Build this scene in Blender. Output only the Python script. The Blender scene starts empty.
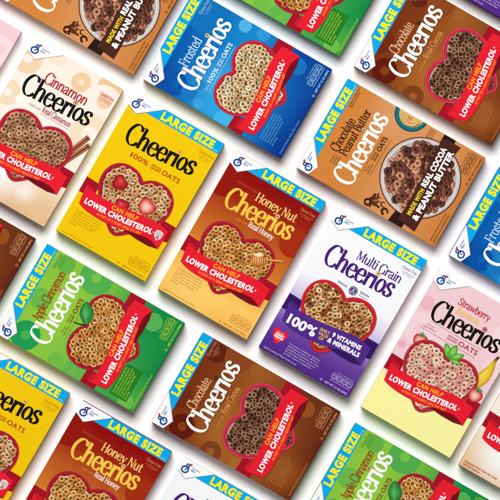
import bpy, math, random
from mathutils import Vector, Matrix

# ------------------------------------------------------------------ camera, world, light, exposure
S = bpy.context.scene
K = 0.002                      # one layout unit = 2 mm
W, H, T = 103.0, 159.0, 0.040  # carton front (units) and carton depth (m)

cam_d = bpy.data.cameras.new('camera'); cam = bpy.data.objects.new('camera', cam_d)
S.collection.objects.link(cam); S.camera = cam
cam.location = (0, 0, 16.0 + T)
cam_d.sensor_width = 36.0
cam_d.lens = 36.0 * 16.0 / 1.0
cam_d.clip_start = 0.1; cam_d.clip_end = 200

wd = bpy.data.worlds.new('World'); S.world = wd; wd.use_nodes = True
bg = wd.node_tree.nodes['Background']
bg.inputs[0].default_value = (1.0, 1.0, 1.0, 1); bg.inputs[1].default_value = 0.25

ld = bpy.data.lights.new('softbox', 'AREA'); lo = bpy.data.objects.new('softbox', ld)
S.collection.objects.link(lo)
ld.shape = 'DISK'; LD = 9.0; ld.size = LD * 2 * math.tan(math.radians(16)); ld.energy = 1005
_za = math.radians(29); _az = math.radians(97)
lo.location = (LD*math.sin(_za)*math.cos(_az), LD*math.sin(_za)*math.sin(_az), LD*math.cos(_za))
lo.rotation_euler = Vector(lo.location).to_track_quat('Z', 'Y').to_euler()

S.view_settings.view_transform = 'Standard'; S.view_settings.look = 'None'
S.view_settings.exposure = 0.0; S.view_settings.gamma = 1.0
S.cycles.max_bounces = 6

COL = S.collection

# ------------------------------------------------------------------ colour and materials
ALB = 0.775
def lin(c):
    c = c / 255.0
    return c / 12.92 if c <= 0.04045 else ((c + 0.055) / 1.055) ** 2.4
def alb(rgb): return tuple(lin(v) * ALB for v in rgb)

MATS = {}
def ink(rgb, rough=0.6, spec=0.04):
    """flat printing ink on card"""
    key = (tuple(rgb), rough)
    if key in MATS: return MATS[key]
    m = bpy.data.materials.new('ink_%02x%02x%02x' % tuple(rgb)); m.use_nodes = True
    p = m.node_tree.nodes['Principled BSDF']
    p.inputs['Base Color'].default_value = (*alb(rgb), 1)
    p.inputs['Roughness'].default_value = rough
    p.inputs['Specular IOR Level'].default_value = spec
    MATS[key] = m
    return m

def picture_ink():
    """four-colour print: ink colour stored per vertex (the printed pictures of food)"""
    if 'pic' in MATS: return MATS['pic']
    m = bpy.data.materials.new('picture_ink'); m.use_nodes = True
    nt = m.node_tree; p = nt.nodes['Principled BSDF']
    a = nt.nodes.new('ShaderNodeAttribute'); a.attribute_name = 'ink'
    nt.links.new(a.outputs['Color'], p.inputs['Base Color'])
    p.inputs['Roughness'].default_value = 0.6; p.inputs['Specular IOR Level'].default_value = 0.04
    MATS['pic'] = m
    return m

def card(name, stops, blobs=(), axis=(0, 1)):
    """printed card: colour bands along the panel (position in units) plus soft round tints"""
    m = bpy.data.materials.new(name); m.use_nodes = True
    nt = m.node_tree; N = nt.nodes; L = nt.links
    p = N['Principled BSDF']
    p.inputs['Roughness'].default_value = 0.6; p.inputs['Specular IOR Level'].default_value = 0.04
    tc = N.new('ShaderNodeTexCoord'); sp = N.new('ShaderNodeSeparateXYZ'); L.new(tc.outputs['Object'], sp.inputs[0])
    # own position along the axis, 0 at the top left, 1 at the far end
    def axis_val():
        mx = N.new('ShaderNodeMath'); mx.operation = 'MULTIPLY_ADD'
        L.new(sp.outputs['X'], mx.inputs[0]); mx.inputs[1].default_value = axis[0] / (W * K); mx.inputs[2].default_value = 0.5 * axis[0]
        my = N.new('ShaderNodeMath'); my.operation = 'MULTIPLY_ADD'
        L.new(sp.outputs['Y'], my.inputs[0]); my.inputs[1].default_value = -axis[1] / (H * K); my.inputs[2].default_value = 0.5 * axis[1]
        ad = N.new('ShaderNodeMath'); ad.operation = 'ADD'
        L.new(mx.outputs[0], ad.inputs[0]); L.new(my.outputs[0], ad.inputs[1])
        return ad.outputs[0]
    cr = N.new('ShaderNodeValToRGB'); L.new(axis_val(), cr.inputs[0])
    e = cr.color_ramp.elements
    e[0].position, e[0].color = stops[0][0], (*alb(stops[0][1]), 1)
    e[1].position, e[1].color = stops[-1][0], (*alb(stops[-1][1]), 1)
    for pos, c in stops[1:-1]:
        n = e.new(pos); n.color = (*alb(c), 1)
    out = cr.outputs[0]
    for (x, y, r, c, k) in blobs:
        d = N.new('ShaderNodeVectorMath'); d.operation = 'DISTANCE'
        fl = N.new('ShaderNodeVectorMath'); fl.operation = 'MULTIPLY'
        L.new(tc.outputs['Object'], fl.inputs[0]); fl.inputs[1].default_value = (1, 1, 0)
        L.new(fl.outputs[0], d.inputs[0]); d.inputs[1].default_value = ((x - W/2) * K, (H/2 - y) * K, 0)
        mr = N.new('ShaderNodeMapRange'); mr.interpolation_type = 'SMOOTHSTEP'
        L.new(d.outputs['Value'], mr.inputs[0])
        mr.inputs[1].default_value = 0; mr.inputs[2].default_value = r * K
        mr.inputs[3].default_value = k; mr.inputs[4].default_value = 0
        mix = N.new('ShaderNodeMix'); mix.data_type = 'RGBA'
        L.new(mr.outputs[0], mix.inputs[0]); L.new(out, mix.inputs[6]); mix.inputs[7].default_value = (*alb(c), 1)
        out = mix.outputs[2]
    # faint paper fibre
    nz = N.new('ShaderNodeTexNoise'); nz.inputs['Scale'].default_value = 260; L.new(tc.outputs['Object'], nz.inputs['Vector'])
    mr = N.new('ShaderNodeMapRange'); L.new(nz.outputs[0], mr.inputs[0]); mr.inputs[3].default_value = 0.98; mr.inputs[4].default_value = 1.02
    vm = N.new('ShaderNodeVectorMath'); vm.operation = 'SCALE'; L.new(out, vm.inputs[0]); L.new(mr.outputs[0], vm.inputs['Scale'])
    L.new(vm.outputs[0], p.inputs['Base Color'])
    return m

# ------------------------------------------------------------------ print helpers
def XY(x, y): return ((x - W/2) * K, (H/2 - y) * K)

class Print:
    """collects flat printed shapes (box units, y down) and links them as one mesh"""
    def __init__(s, layer, cyc=0): s.z = T + 0.00006 * layer; s.v = []; s.f = []; s.c = []; s.n = 0; s.m = []; s.cyc = cyc
    def _z(s): s.n += 1; return s.zz()
    def zz(s): return s.z + (s.n % s.cyc if s.cyc else s.n) * 0.000008
    def poly(s, pts, mi=0, col=None, clip=True):
        if clip: pts = clip_rect(pts)
        if len(pts) < 3: return
        z = s._z(); b = len(s.v)
        for x, y in pts: s.v.append((*XY(x, y), z))
        s.f.append(list(range(b, b + len(pts)))); s.m.append(mi)
        s.c += [col] * len(pts)
    def band(s, A, B, mi=0, closed=False, ca=None, cb=None):
        z = s._z(); b = len(s.v); n = len(A)
        for x, y in A: s.v.append((*XY(x, y), z))
        for x, y in B: s.v.append((*XY(x, y), z))
        s.c += [ca] * n + [cb] * n
        for i in range(n if closed else n - 1):
            j = (i + 1) % n
            s.f.append([b+i, b+j, b+n+j, b+n+i]); s.m.append(mi)
    def disc(s, x, y, r, mi=0, n=28, ry=None, rot=0, col=None):
        ry = ry or r
        c, q = math.cos(rot), math.sin(rot)
        s.poly([(x + r*math.cos(a)*c - ry*math.sin(a)*q, y + r*math.cos(a)*q + ry*math.sin(a)*c)
                for a in (i*2*math.pi/n for i in range(n))], mi, col)
    def ring(s, x, y, r0, r1, mi=0, n=40):
        A = [(x + r0*math.cos(i*2*math.pi/n), y + r0*math.sin(i*2*math.pi/n)) for i in range(n)]
        B = [(x + r1*math.cos(i*2*math.pi/n), y + r1*math.sin(i*2*math.pi/n)) for i in range(n)]
        s._z()
        for i in range(n):
            j = (i+1) % n
            q = clip_rect([A[i], A[j], B[j], B[i]])
            if len(q) >= 3:
                z = s.zz(); b = len(s.v)
                for px, py in q: s.v.append((*XY(px, py), z)); s.c.append(None)
                s.f.append(list(range(b, b+len(q)))); s.m.append(mi)
    def line(s, pts, w0, w1=None, mi=0, smooth=True, col=None, caps=True):
        if smooth and len(pts) > 2: pts = catmull(pts, 5)
        w1 = w0 if w1 is None else w1
        n = len(pts); A = []; B = []
        for i, (x, y) in enumerate(pts):
            nx, ny = normal(pts, i); w = (w0 + (w1-w0)*i/(n-1)) / 2
            A.append((x+nx*w, y+ny*w)); B.append((x-nx*w, y-ny*w))
        s.band(A, B, mi, ca=col, cb=col)
        if caps:
            s.disc(*pts[0], w0/2, mi, 10, col=col); s.disc(*pts[-1], w1/2, mi, 10, col=col)
    def build(s, name, mats, parent, label=None):
        if not isinstance(mats, (list, tuple)): mats = [mats]
        me = bpy.data.meshes.new(name); me.from_pydata(s.v, [], s.f)
        for m in mats: me.materials.append(m)
        me.polygons.foreach_set('material_index', s.m)
        if any(c is not None for c in s.c):
            at = me.color_attributes.new('ink', 'FLOAT_COLOR', 'POINT')
            flat = []
            for c in s.c: flat += [*(c or (1, 1, 1)), 1.0]
            at.data.foreach_set('color', flat)
        # every printed face looks up
        me.update()
        flip = [p.index for p in me.polygons if p.normal.z < 0]
        if flip:
            for i in flip: me.polygons[i].flip()
        o = bpy.data.objects.new(name, me); COL.objects.link(o); o.parent = parent
        if label: o['label'] = label
        return o

def clip_rect(pts, x0=0.05, x1=W-0.05, y0=0.05, y1=H-0.05):
    for ax, lim, sg in ((0, x0, 1), (0, x1, -1), (1, y0, 1), (1, y1, -1)):
        if all((p[ax]-lim)*sg >= 0 for p in pts): continue
        out = []
        for i in range(len(pts)):
            a, b = pts[i-1], pts[i]
            da, db = (a[ax]-lim)*sg, (b[ax]-lim)*sg
            if (da >= 0) != (db >= 0):
                t = da/(da-db); out.append((a[0]+(b[0]-a[0])*t, a[1]+(b[1]-a[1])*t))
            if db >= 0: out.append(b)
        pts = out
        if len(pts) < 3: return []
    return pts

def catmull(p, n=6, closed=False):
    out = []; m = len(p)
    for i in range(m if closed else m-1):
        if closed: a, b, c, d = p[(i-1) % m], p[i], p[(i+1) % m], p[(i+2) % m]
        else: a, b, c, d = p[max(i-1, 0)], p[i], p[i+1], p[min(i+2, m-1)]
        for k in range(n):
            t = k/n
            out.append(tuple(0.5*((2*b[j]) + (-a[j]+c[j])*t + (2*a[j]-5*b[j]+4*c[j]-d[j])*t*t + (-a[j]+3*b[j]-3*c[j]+d[j])*t**3) for j in (0, 1)))
    if not closed: out.append(tuple(p[-1]))
    return out

def normal(pts, i, closed=False):
    n = len(pts)
    if closed: a, b = pts[(i-1) % n], pts[(i+1) % n]
    else: a, b = pts[max(i-1, 0)], pts[min(i+1, n-1)]
    dx, dy = b[0]-a[0], b[1]-a[1]; l = math.hypot(dx, dy) or 1
    return -dy/l, dx/l

# ------------------------------------------------------------------ lettering, sans (Blender's built-in face)
TXT = {}
def text_mesh(s, bold, shear, spacing, res):
    key = (s, bold, shear, spacing, res)
    if key in TXT: return TXT[key]
    cu = bpy.data.curves.new('lettering', 'FONT'); cu.body = s; cu.size = 1; cu.offset = bold; cu.shear = shear
    cu.space_character = spacing; cu.resolution_u = res
    o = bpy.data.objects.new('lettering', cu); COL.objects.link(o)
    dg = bpy.context.evaluated_depsgraph_get(); ev = o.evaluated_get(dg); me = ev.to_mesh()
    v = [(q.co.x, q.co.y) for q in me.vertices]; f = [list(q.vertices) for q in me.polygons]
    ev.to_mesh_clear(); bpy.data.objects.remove(o); bpy.data.curves.remove(cu)
    TXT[key] = (v, f); return TXT[key]
CAPH = None
def text(pr, s, x0, x1, yb, cap, bold=0.0, shear=0.0, spacing=1.0, warp=None, mi=0, res=3):
    """sans lettering from x0 to x1, baseline yb, capital height cap (box units)"""
    global CAPH
    if CAPH is None:
        vv, _ = text_mesh('H', 0, 0, 1, 2); CAPH = max(q[1] for q in vv)
    v, f = text_mesh(s, bold, shear, spacing, res)
    if not v: return
    lo, hi = min(q[0] for q in v), max(q[0] for q in v)
    sc = cap / (CAPH + 2*bold)
    sx = (x1-x0)/(hi-lo) if x1 is not None else sc
    z = pr._z(); b = len(pr.v)
    for x, y in v:
        X = x0 + (x-lo)*sx; Y = yb - (y+bold)*sc
        if warp: Y += warp(X)
        pr.v.append((*XY(X, Y), z)); pr.c.append(None)
    for q in f: pr.f.append([b+i for i in q]); pr.m.append(mi)

# ------------------------------------------------------------------ lettering, roman face drawn with a broad pen
def _st(x, top=1.0, serif=True, foot=(.13, .13)):
    r = [('l', [(x, top), (x, 0)])]
    if serif: r.append(('b', x-.15, x+.02, top-.03))
    if foot: r.append(('b', x-foot[0], x+foot[1], 0.035))
    return r
_arch = lambda x, w: [('s', [(x+.02, .68), (x+.16, .92), (x+.32, .98), (x+w-.03, .86), (x+w, .62), (x+w, .3), (x+w, 0)]), ('b', x+w-.13, x+w+.13, .035)]
_bowl = lambda x: ('s', [(x, .72), (x+.2, .98), (x+.42, .86), (x+.5, .5), (x+.42, .13), (x+.2, .0), (x, .2)])
G = {
 'a': (.76, [('s', [(.1, .76), (.2, .96), (.4, .98), (.54, .8), (.54, .4), (.55, .12), (.64, .02), (.74, .08)]), ('s', [(.54, .58), (.3, .53), (.1, .3), (.16, .05), (.36, .04), (.54, .26)])]),
 'b': (.78, _st(.16, 1.5, True, None) + [_bowl(.16)]),
 'c': (.68, [('s', [(.6, .74), (.54, .94), (.38, 1), (.18, .84), (.1, .48), (.2, .1), (.42, 0), (.64, .2)])]),
 'd': (.8, [('s', [(.6, .75), (.42, .99), (.2, .86), (.1, .48), (.2, .1), (.4, 0), (.6, .22)])] + _st(.6, 1.5, True, (.0, .16))),
 'e': (.76, [('l', [(.12, .54), (.64, .54)], .1), ('s', [(.64, .54), (.58, .88), (.38, 1.0), (.18, .86), (.1, .48), (.2, .12), (.42, 0), (.6, .08), (.7, .26)])]),
 'h': (.84, _st(.16, 1.6) + _arch(.16, .48)),
 'i': (.36, _st(.17)),
 'I': (.36, _st(.17) + [('d', .17, 1.32, .13)]),
 'l': (.36, _st(.17, 1.52)),
 'm': (1.26, _st(.16) + _arch(.16, .45) + _arch(.61, .45)),
 'n': (.84, _st(.16) + _arch(.16, .48)),
 'o': (.8, [('o', .39, .5, .29, .49)]),
 'p': (.78, [('l', [(.16, 1), (.16, -.42)]), ('b', .0, .18, .97), ('b', .02, .3, -.4), _bowl(.16)]),
 'r': (.58, _st(.16) + [('s', [(.18, .66), (.3, .9), (.44, .97), (.54, .9)]), ('d', .5, .86, .1)]),
 's': (.62, [('s', [(.52, .74), (.46, .93), (.3, 1.0), (.12, .88), (.12, .66), (.3, .52), (.48, .38), (.52, .18), (.38, .02), (.2, .0), (.08, .1), (.05, .3)], .95), ('l', [(.53, .98), (.53, .72)], .08), ('l', [(.05, .32), (.05, .02)], .08)]),
 't': (.54, [('s', [(.22, 1.34), (.22, .8), (.22, .25), (.3, .03), (.5, .1)]), ('b', .04, .5, .95)]),
 'u': (.84, [('s', [(.16, 1), (.16, .6), (.17, .25), (.28, .03), (.44, .04), (.6, .28)]), ('b', .0, .18, .97)] + _st(.64, 1.0, True, (0, .14))),
 'w': (1.1, [('l', [(.1, 1), (.32, 0)]), ('l', [(.32, 0), (.54, .96)], .09), ('l', [(.54, .96), (.76, 0)]), ('l', [(.76, 0), (.98, 1)], .09), ('b', 0, .24, .97), ('b', .86, 1.08, .97)]),
 'y': (.76, [('l', [(.12, 1), (.4, .04)]), ('s', [(.66, 1), (.42, .1), (.3, -.28), (.12, -.36)], .1), ('d', .12, -.3, .09), ('b', 0, .26, .97), ('b', .54, .78, .97)]),
 'A': (.86, [('l', [(.42, 1.44), (.12, 0)], .09), ('l', [(.4, 1.44), (.72, 0)]), ('b', .22, .6, .48), ('b', 0, .26, .035), ('b', .58, .86, .035)]),
 'B': (.9, [('l', [(.2, 1.42), (.2, 0)]), ('b', .04, .5, 1.39), ('b', .2, .5, .74), ('b', .04, .52, .035), ('s', [(.46, 1.39), (.64, 1.28), (.66, 1.02), (.58, .82), (.44, .74)]), ('s', [(.46, .74), (.7, .62), (.76, .38), (.68, .12), (.46, .035)])]),
 'C': (1.02, [('s', [(.9, 1.24), (.82, 1.46), (.6, 1.59), (.33, 1.46), (.14, 1.06), (.1, .68), (.2, .26), (.42, .01), (.66, -.03), (.87, .12), (.98, .34)]), ('l', [(.92, 1.58), (.92, 1.2)], .09)]),
 'F': (.78, [('l', [(.2, 1.42), (.2, 0)]), ('b', .04, .72, 1.39), ('b', .2, .54, .74), ('b', .04, .38, .035), ('l', [(.7, 1.42), (.7, 1.14)], .08), ('l', [(.53, .9), (.53, .58)], .08)]),
 'G': (1.02, [('s', [(.88, 1.1), (.8, 1.34), (.58, 1.44), (.3, 1.32), (.12, .95), (.1, .6), (.2, .22), (.42, .0), (.66, .04), (.84, .2)]), ('l', [(.84, .62), (.84, .02)]), ('b', .68, .98, .62), ('l', [(.89, 1.42), (.89, 1.06)], .08)]),
 'H': (.98, [('l', [(.18, 1.42), (.18, 0)]), ('l', [(.78, 1.42), (.78, 0)]), ('b', .18, .78, .74), ('b', .03, .34, 1.39), ('b', .03, .34, .035), ('b', .62, .94, 1.39), ('b', .62, .94, .035)]),
 'M': (1.16, [('l', [(.16, 1.42), (.16, 0)], .09), ('l', [(.18, 1.42), (.54, .16)]), ('l', [(.54, .16), (.92, 1.42)], .09), ('l', [(.94, 1.42), (.94, 0)]), ('b', .02, .24, 1.39), ('b', .02, .3, .035), ('b', .88, 1.1, 1.39), ('b', .8, 1.1, .035)]),
 'N': (.98, [('l', [(.16, 1.42), (.16, 0)], .09), ('l', [(.18, 1.42), (.78, 0)]), ('l', [(.8, 1.42), (.8, 0)], .09), ('b', .02, .24, 1.39), ('b', .02, .3, .035), ('b', .66, .94, 1.39)]),
 'P': (.84, [('l', [(.2, 1.42), (.2, 0)]), ('b', .04, .5, 1.39), ('b', .2, .5, .64), ('b', .04, .38, .035), ('s', [(.46, 1.39), (.68, 1.26), (.72, 1.0), (.66, .76), (.46, .64)])]),
 'R': (.94, [('l', [(.2, 1.42), (.2, 0)]), ('b', .04, .5, 1.39), ('b', .2, .46, .7), ('b', .04, .38, .035), ('s', [(.46, 1.39), (.66, 1.28), (.7, 1.04), (.62, .8), (.44, .7)]), ('l', [(.44, .7), (.78, .02)]), ('b', .7, .94, .035)]),
 'S': (.8, [('s', [(.66, 1.1), (.6, 1.32), (.4, 1.43), (.18, 1.3), (.14, 1.02), (.32, .8), (.56, .6), (.68, .34), (.54, .06), (.32, .0), (.14, .12), (.08, .36)], .95), ('l', [(.68, 1.4), (.68, 1.08)], .08), ('l', [(.07, .4), (.07, .02)], .08)]),
 ' ': (.36, []),
}
def roman(pr, s, x0, x1, yb, xh, thick=.2, thin=.08, warp=None, mi=0, tight=0.0, n=7):
    """roman lettering; returns the x centre of each letter"""
    adv = 0; ops = []; mids = []; pr.cyc = 16
    if s != 'Cheerios': s = s.replace('i', 'I')
    for ch in s:
        a, st = G[ch]; ops.append((adv, st)); mids.append(adv + a/2 - .02); adv += a - tight
    tot = adv + tight; sx = (x1-x0)/tot if x1 is not None else xh
    def put(A, B):
        f = lambda q: (x0 + q[0]*sx, yb - q[1]*xh + (warp(x0 + q[0]*sx) if warp else 0))
        pr.band([f(q) for q in A], [f(q) for q in B], mi)
    def pdisc(x, y, r):
        px, py = x0 + x*sx, yb - y*xh
        pr.disc(px, py + (warp(px) if warp else 0), r*sx, mi, 14, ry=r*xh)
    for off, st in ops:
        for op in st:
            k = op[0]
            if k == 'b':
                x, X, y = op[1:4]
                put([(off+x, y+thin/2), (off+(x+X)/2, y+thin/2), (off+X, y+thin/2)], [(off+x, y-thin/2), (off+(x+X)/2, y-thin/2), (off+X, y-thin/2)])
            elif k == 'd': pdisc(off+op[1], op[2], op[3]*(.6+thick*2))
            elif k == 'o':
                cx, cy, rx, ry = op[1:]
                A = []; B = []
                m = 28
                for i in range(m+1):
                    t = i*2*math.pi/m; tx, ty = -math.sin(t)*rx, math.cos(t)*ry; l = math.hypot(tx, ty)
                    w = thin + (thick-thin)*abs(ty/l)**1.1
                    nx, ny = ty/l, -tx/l; px, py = off+cx+rx*math.cos(t), cy+ry*math.sin(t)
                    A.append((px+nx*w*.4, py+ny*w*.4)); B.append((px-nx*w*.6, py-ny*w*.6))
                put(A, B)
            else:
                pts = op[1]; pts = catmull(pts, n) if k == 's' else [pts[0], tuple((pts[0][j]+pts[1][j])/2 for j in (0, 1)), pts[1]]
                fix = op[2] if len(op) > 2 else None
                A = []; B = []; e = len(pts)-1
                for i, (x, y) in enumerate(pts):
                    nx, ny = normal(pts, i)
                    if fix is not None and fix < .5: w = fix * thin/.08
                    else: w = thin + (thick-thin)*abs(nx)**(1.0 if fix is None else .55)
                    if k == 's' and fix is None: w *= .55 + .45*min(1, min(i, e-i)/5) if False else 1
                    A.append((off+x+nx*w/2, y+ny*w/2)); B.append((off+x-nx*w/2, y-ny*w/2))
                put(A, B)
    return [x0 + m*sx for m in mids]

# ------------------------------------------------------------------ food pictures (printed)
def shade(c, k): return tuple(min(.95, v*k) for v in alb(c))
def mixc(a, b, t): return tuple(a[i]+(b[i]-a[i])*t for i in range(3))

def cereal_ring(pr, rnd, lev, x, y, R, r, base, tilt=.6, tone=(.16, 1.24)):
    """one toasted oat ring of the bowl picture"""
    ax = rnd.uniform(0, 2*math.pi); tl = rnd.uniform(0, tilt)
    rot = Matrix.Rotation(tl, 3, Vector((math.cos(ax), math.sin(ax), 0)))
    lt = Vector((-.42, .50, .76)).normalized()
    n, m = 18, 6; z = pr.z + lev*8e-6; b = len(pr.v)
    wob = [1 + rnd.uniform(-.06, .06) for _ in range(4)]
    rr = r*rnd.uniform(.92, 1.08)
    for i in range(n):
        a = i*2*math.pi/n; w = 1 + (wob[0]-1)*math.cos(2*a) + (wob[1]-1)*math.sin(3*a)
        for j in range(m):
            ph = -.15 + (math.pi+.45)*j/(m-1)
            nv = Vector((math.cos(ph)*math.cos(a), math.cos(ph)*math.sin(a), math.sin(ph)))
            pv = Vector(((R+rr*math.cos(ph))*w*math.cos(a), (R+rr*math.cos(ph))*w*math.sin(a), rr*math.sin(ph)))
            nv = rot @ nv; pv = rot @ pv
            d = max(0, nv.dot(lt)); k = tone[0] + (tone[1]-tone[0])*d**1.15
            if j == 0: k *= .72
            if j >= m-2: k *= .62 if j == m-1 else .82
            k *= 1 + rnd.uniform(-.05, .05)
            pr.v.append((*XY(x+pv.x, y-pv.y), z + pv.z*6e-7)); kk = max(k, .02); pr.c.append((min(.95, base[0]*kk), min(.95, base[1]*kk**(1.3 if kk < 1 else 1)), min(.95, base[2]*kk**(1.55 if kk < 1 else 1))))
    for i in range(n):
        for j in range(m-1):
            p, q = i*m+j, ((i+1) % n)*m+j
            pr.f.append([b+p, b+q, b+q+1, b+p+1]); pr.m.append(0)
    # the dark well in the middle
    dk = (base[0]*.20, base[1]*.13, base[2]*.08)
    zz = z - 3e-6; c0 = len(pr.v)
    cc = rot @ Vector((0, 0, -.1*rr))
    for i in range(10):
        a = i*2*math.pi/10; p = rot @ Vector(((R-rr*.9)*math.cos(a), (R-rr*.9)*math.sin(a), 0))
        pr.v.append((*XY(x+p.x, y-p.y), zz)); pr.c.append(dk)
    pr.f.append(list(range(c0, c0+10))); pr.m.append(0)

def inside(p, poly):
    x, y = p; r = False
    for i in range(len(poly)):
        (x1, y1), (x2, y2) = poly[i-1], poly[i]
        if (y1 > y) != (y2 > y) and x < (x2-x1)*(y-y1)/(y2-y1)+x1: r = not r
    return r

def heap(pr, seed, outline, cols, R=2.28, r=1.2, step=4.6, tilt=.6, tone=(.16, 1.24)):
    rnd = random.Random(seed); pts = []
    xs = [p[0] for p in outline]; ys = [p[1] for p in outline]
    row = 0; y = min(ys)
    while y < max(ys):
        x = min(xs) + (step/2 if row % 2 else 0)
        while x < max(xs):
            q = (x + rnd.uniform(-1.5, 1.5)*step/4.3, y + rnd.uniform(-1.5, 1.5)*step/4.3)
            if inside(q, outline): pts.append(q)
            x += step
        y += step*.84; row += 1
    for i in range(0, len(outline), 3):
        q = outline[i]; q = (q[0] + rnd.uniform(-.5, .5), q[1] + rnd.uniform(-.5, .5))
        if all(math.hypot(q[0]-p[0], q[1]-p[1]) > step*.62 for p in pts): pts.append(q)
    rnd.shuffle(pts)
    done = []
    for q in pts:
        # lie just above every ring already laid that this one overlaps
        lev = 1 + max([l for (p, l) in done if math.hypot(p[0]-q[0], p[1]-q[1]) < 2.2*(R+r)] or [0])
        done.append((q, lev))
        c = cols[rnd.randrange(len(cols))]; k = rnd.uniform(.86, 1.1)
        cereal_ring(pr, rnd, lev, q[0], q[1], R*rnd.uniform(.9, 1.1), r, tuple(v*k for v in alb(c)), tilt, tone)

HEART_R = [(51.7, 73.2), (54.5, 70.8), (59, 68.0), (65, 66.2), (72, 65.9), (79, 67.6), (85, 71.6), (89.4, 78.0), (91.3, 87),
           (90.0, 96.5), (84.4, 107.4), (75, 117.4), (65.6, 126), (59.6, 131.2), (55.4, 134.0), (51.7, 134.9)]
def heart():
    r = catmull(HEART_R, 5); l = [(103.4-x, y) for x, y in r[-2:0:-1]]
    return r + l
def inset(poly, d):
    """each outline point moved inwards, with the cleft kept clear"""
    out = []; n = len(poly); cx = sum(p[0] for p in poly)/n; cy = sum(p[1] for p in poly)/n
    ar = sum(poly[i-1][0]*poly[i][1]-poly[i][0]*poly[i-1][1] for i in range(n))
    for i in range(n):
        nx, ny = normal(poly, i, True)
        if ar < 0: nx, ny = -nx, -ny
        out.append((poly[i][0]+nx*d, poly[i][1]+ny*d))
    return out

# ------------------------------------------------------------------ carton
def carton(name, mat, parent):
    """folded card box with rounded folds, tucked end flaps and a glue seam"""
    import bmesh
    bm = bmesh.new()
    bmesh.ops.create_cube(bm, size=1)
    for v in bm.verts: v.co = (v.co.x*W*K, v.co.y*H*K, (v.co.z+.5)*(T-.0006)+.0006)
    bmesh.ops.bevel(bm, geom=list(bm.edges), offset=.0005, segments=3, affect='EDGES', profile=.5)
    # the outer end flap of each end stands a card's thickness proud
    for sy in (1, -1):
        r = bmesh.ops.create_cube(bm, size=1)['verts']
        for v in r: v.co = (v.co.x*(W*K-.006), sy*(H*K/2 + .0002) + v.co.y*.0006, T*.36 + v.co.z*T*.62)
    me = bpy.data.meshes.new(name); bm.to_mesh(me); bm.free(); me.materials.append(mat)
    o = bpy.data.objects.new(name, me); COL.objects.link(o); o.parent = parent
    return o

WHITE = (255, 255, 255)
PARA = ['Three grams of soluble fiber daily from', 'whole grain oat foods, in a diet low in', 'saturated fat and cholesterol, may reduce',
        'the risk of heart disease. This cereal', 'provides 1.5 grams of soluble fiber', 'per serving.']

def sag(x): return -.0011*(x-10)**2         # ribbon lettering follows its curl
def smile(x): return -.0010*max(0, x-30)**2                  # the wordmark climbs a little to the right

def maker_tab(root):
    p = Print(6)
    p.poly([(0, 0), (34.5, 0), (10.8, 18.2), (0, 13.2)], 1)
    tab = p.build('maker_tab', [ink((150, 120, 100)), ink(WHITE)], root)
    # a hair of the layer beneath shows along the tab's lower edge
    e = Print(5); e.line([(.3, 13.6), (10.9, 18.6), (34.3, .5)], .55, .35, smooth=False, caps=False)
    e.build('tab_edge', ink((150, 125, 110)), tab)
    g = Print(8)
    big = [(6.3, 7.2), (4.2, 7.9), (3.0, 9.9), (3.9, 12.4), (6.4, 13.3), (9.0, 12.3), (9.9, 10.0), (9.2, 8.4)]
    g.line(big, 1.7, 1.5); g.line([(9.5, 8.8), (7.9, 8.4), (6.8, 9.6), (7.2, 10.9)], 1.3, 1.0)
    g.ring(7.4, 5.3, .75, 2.1, n=20); g.line([(5.6, 7.3), (6.9, 7.2), (8.6, 6.9), (9.6, 8.6)], 1.2, 1.3)
    g.build('maker_emblem', ink((20, 72, 150)), tab)
    h = Print(9); hx, hy = 9.9, 3.3
    h.poly([(hx, hy+1.5), (hx-1.35, hy+.1), (hx-1.3, hy-.8), (hx-.65, hy-1.1), (hx, hy-.55), (hx+.65, hy-1.1), (hx+1.3, hy-.8), (hx+1.35, hy+.1)])
    h.build('emblem_heart', ink((225, 30, 45)), tab)
    n = Print(8); text(n, 'General', 12.2, 20.6, 6.2, 2.0, .02); text(n, 'Mills', 12.2, 17.2, 8.9, 2.0, .02)
    n.build('maker_name', ink((85, 130, 180)), tab)

def size_banner(root):
    p = Print(4); p.poly([(34.6, 0), (W, 0), (W, 12.4), (17.6, 12.4)])
    b = p.build('size_banner', ink((0, 172, 238)), root)
    t = Print(7); text(t, 'LARGE SIZE', 34.6, 94.6, 10.9, 8.9, .06, spacing=1.17, res=4)
    t.build('size_lettering', ink((255, 242, 0)), b)
    s = Print(7); text(s, '12 OZ', 95.8, 100.8, 11.2, 1.7, .02); s.build('banner_weight', ink((190, 225, 90)), b)

def heart_bowl(root, rim, cols, seed, milk=(226, 206, 186), gap=(108, 64, 34), tone=(.16, 1.24), light=None, r=1.2):
    o = heart(); a = inset(o, 1.1); b = inset(o, 3.2); c = inset(o, 4.7); d = inset(o, 6.4); e = inset(o, 6.3)
    dark = tuple(int(v*.66) for v in rim); lite = light or tuple(min(255, int(v*1.12+28)) for v in rim)
    p = Print(10); p.poly(o, 0); p.band(inset(o, .5), a, 2, True); p.band(a, b, 1, True); p.band(b, inset(o, 3.5), 2, True)
    bowl = p.build('heart_bowl', [ink(dark), ink(rim), ink(lite)], root)
    m = Print(11); m.poly(c, 0); m.build('milk', ink(milk), bowl)
    g = Print(12); g.poly(d, 0)
    g.build('bowl_well', ink(gap), bowl)
    k = Print(13); heap(k, seed, e, cols, tone=tone, r=r); k.build('cereal', picture_ink(), bowl)
    return bowl

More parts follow.
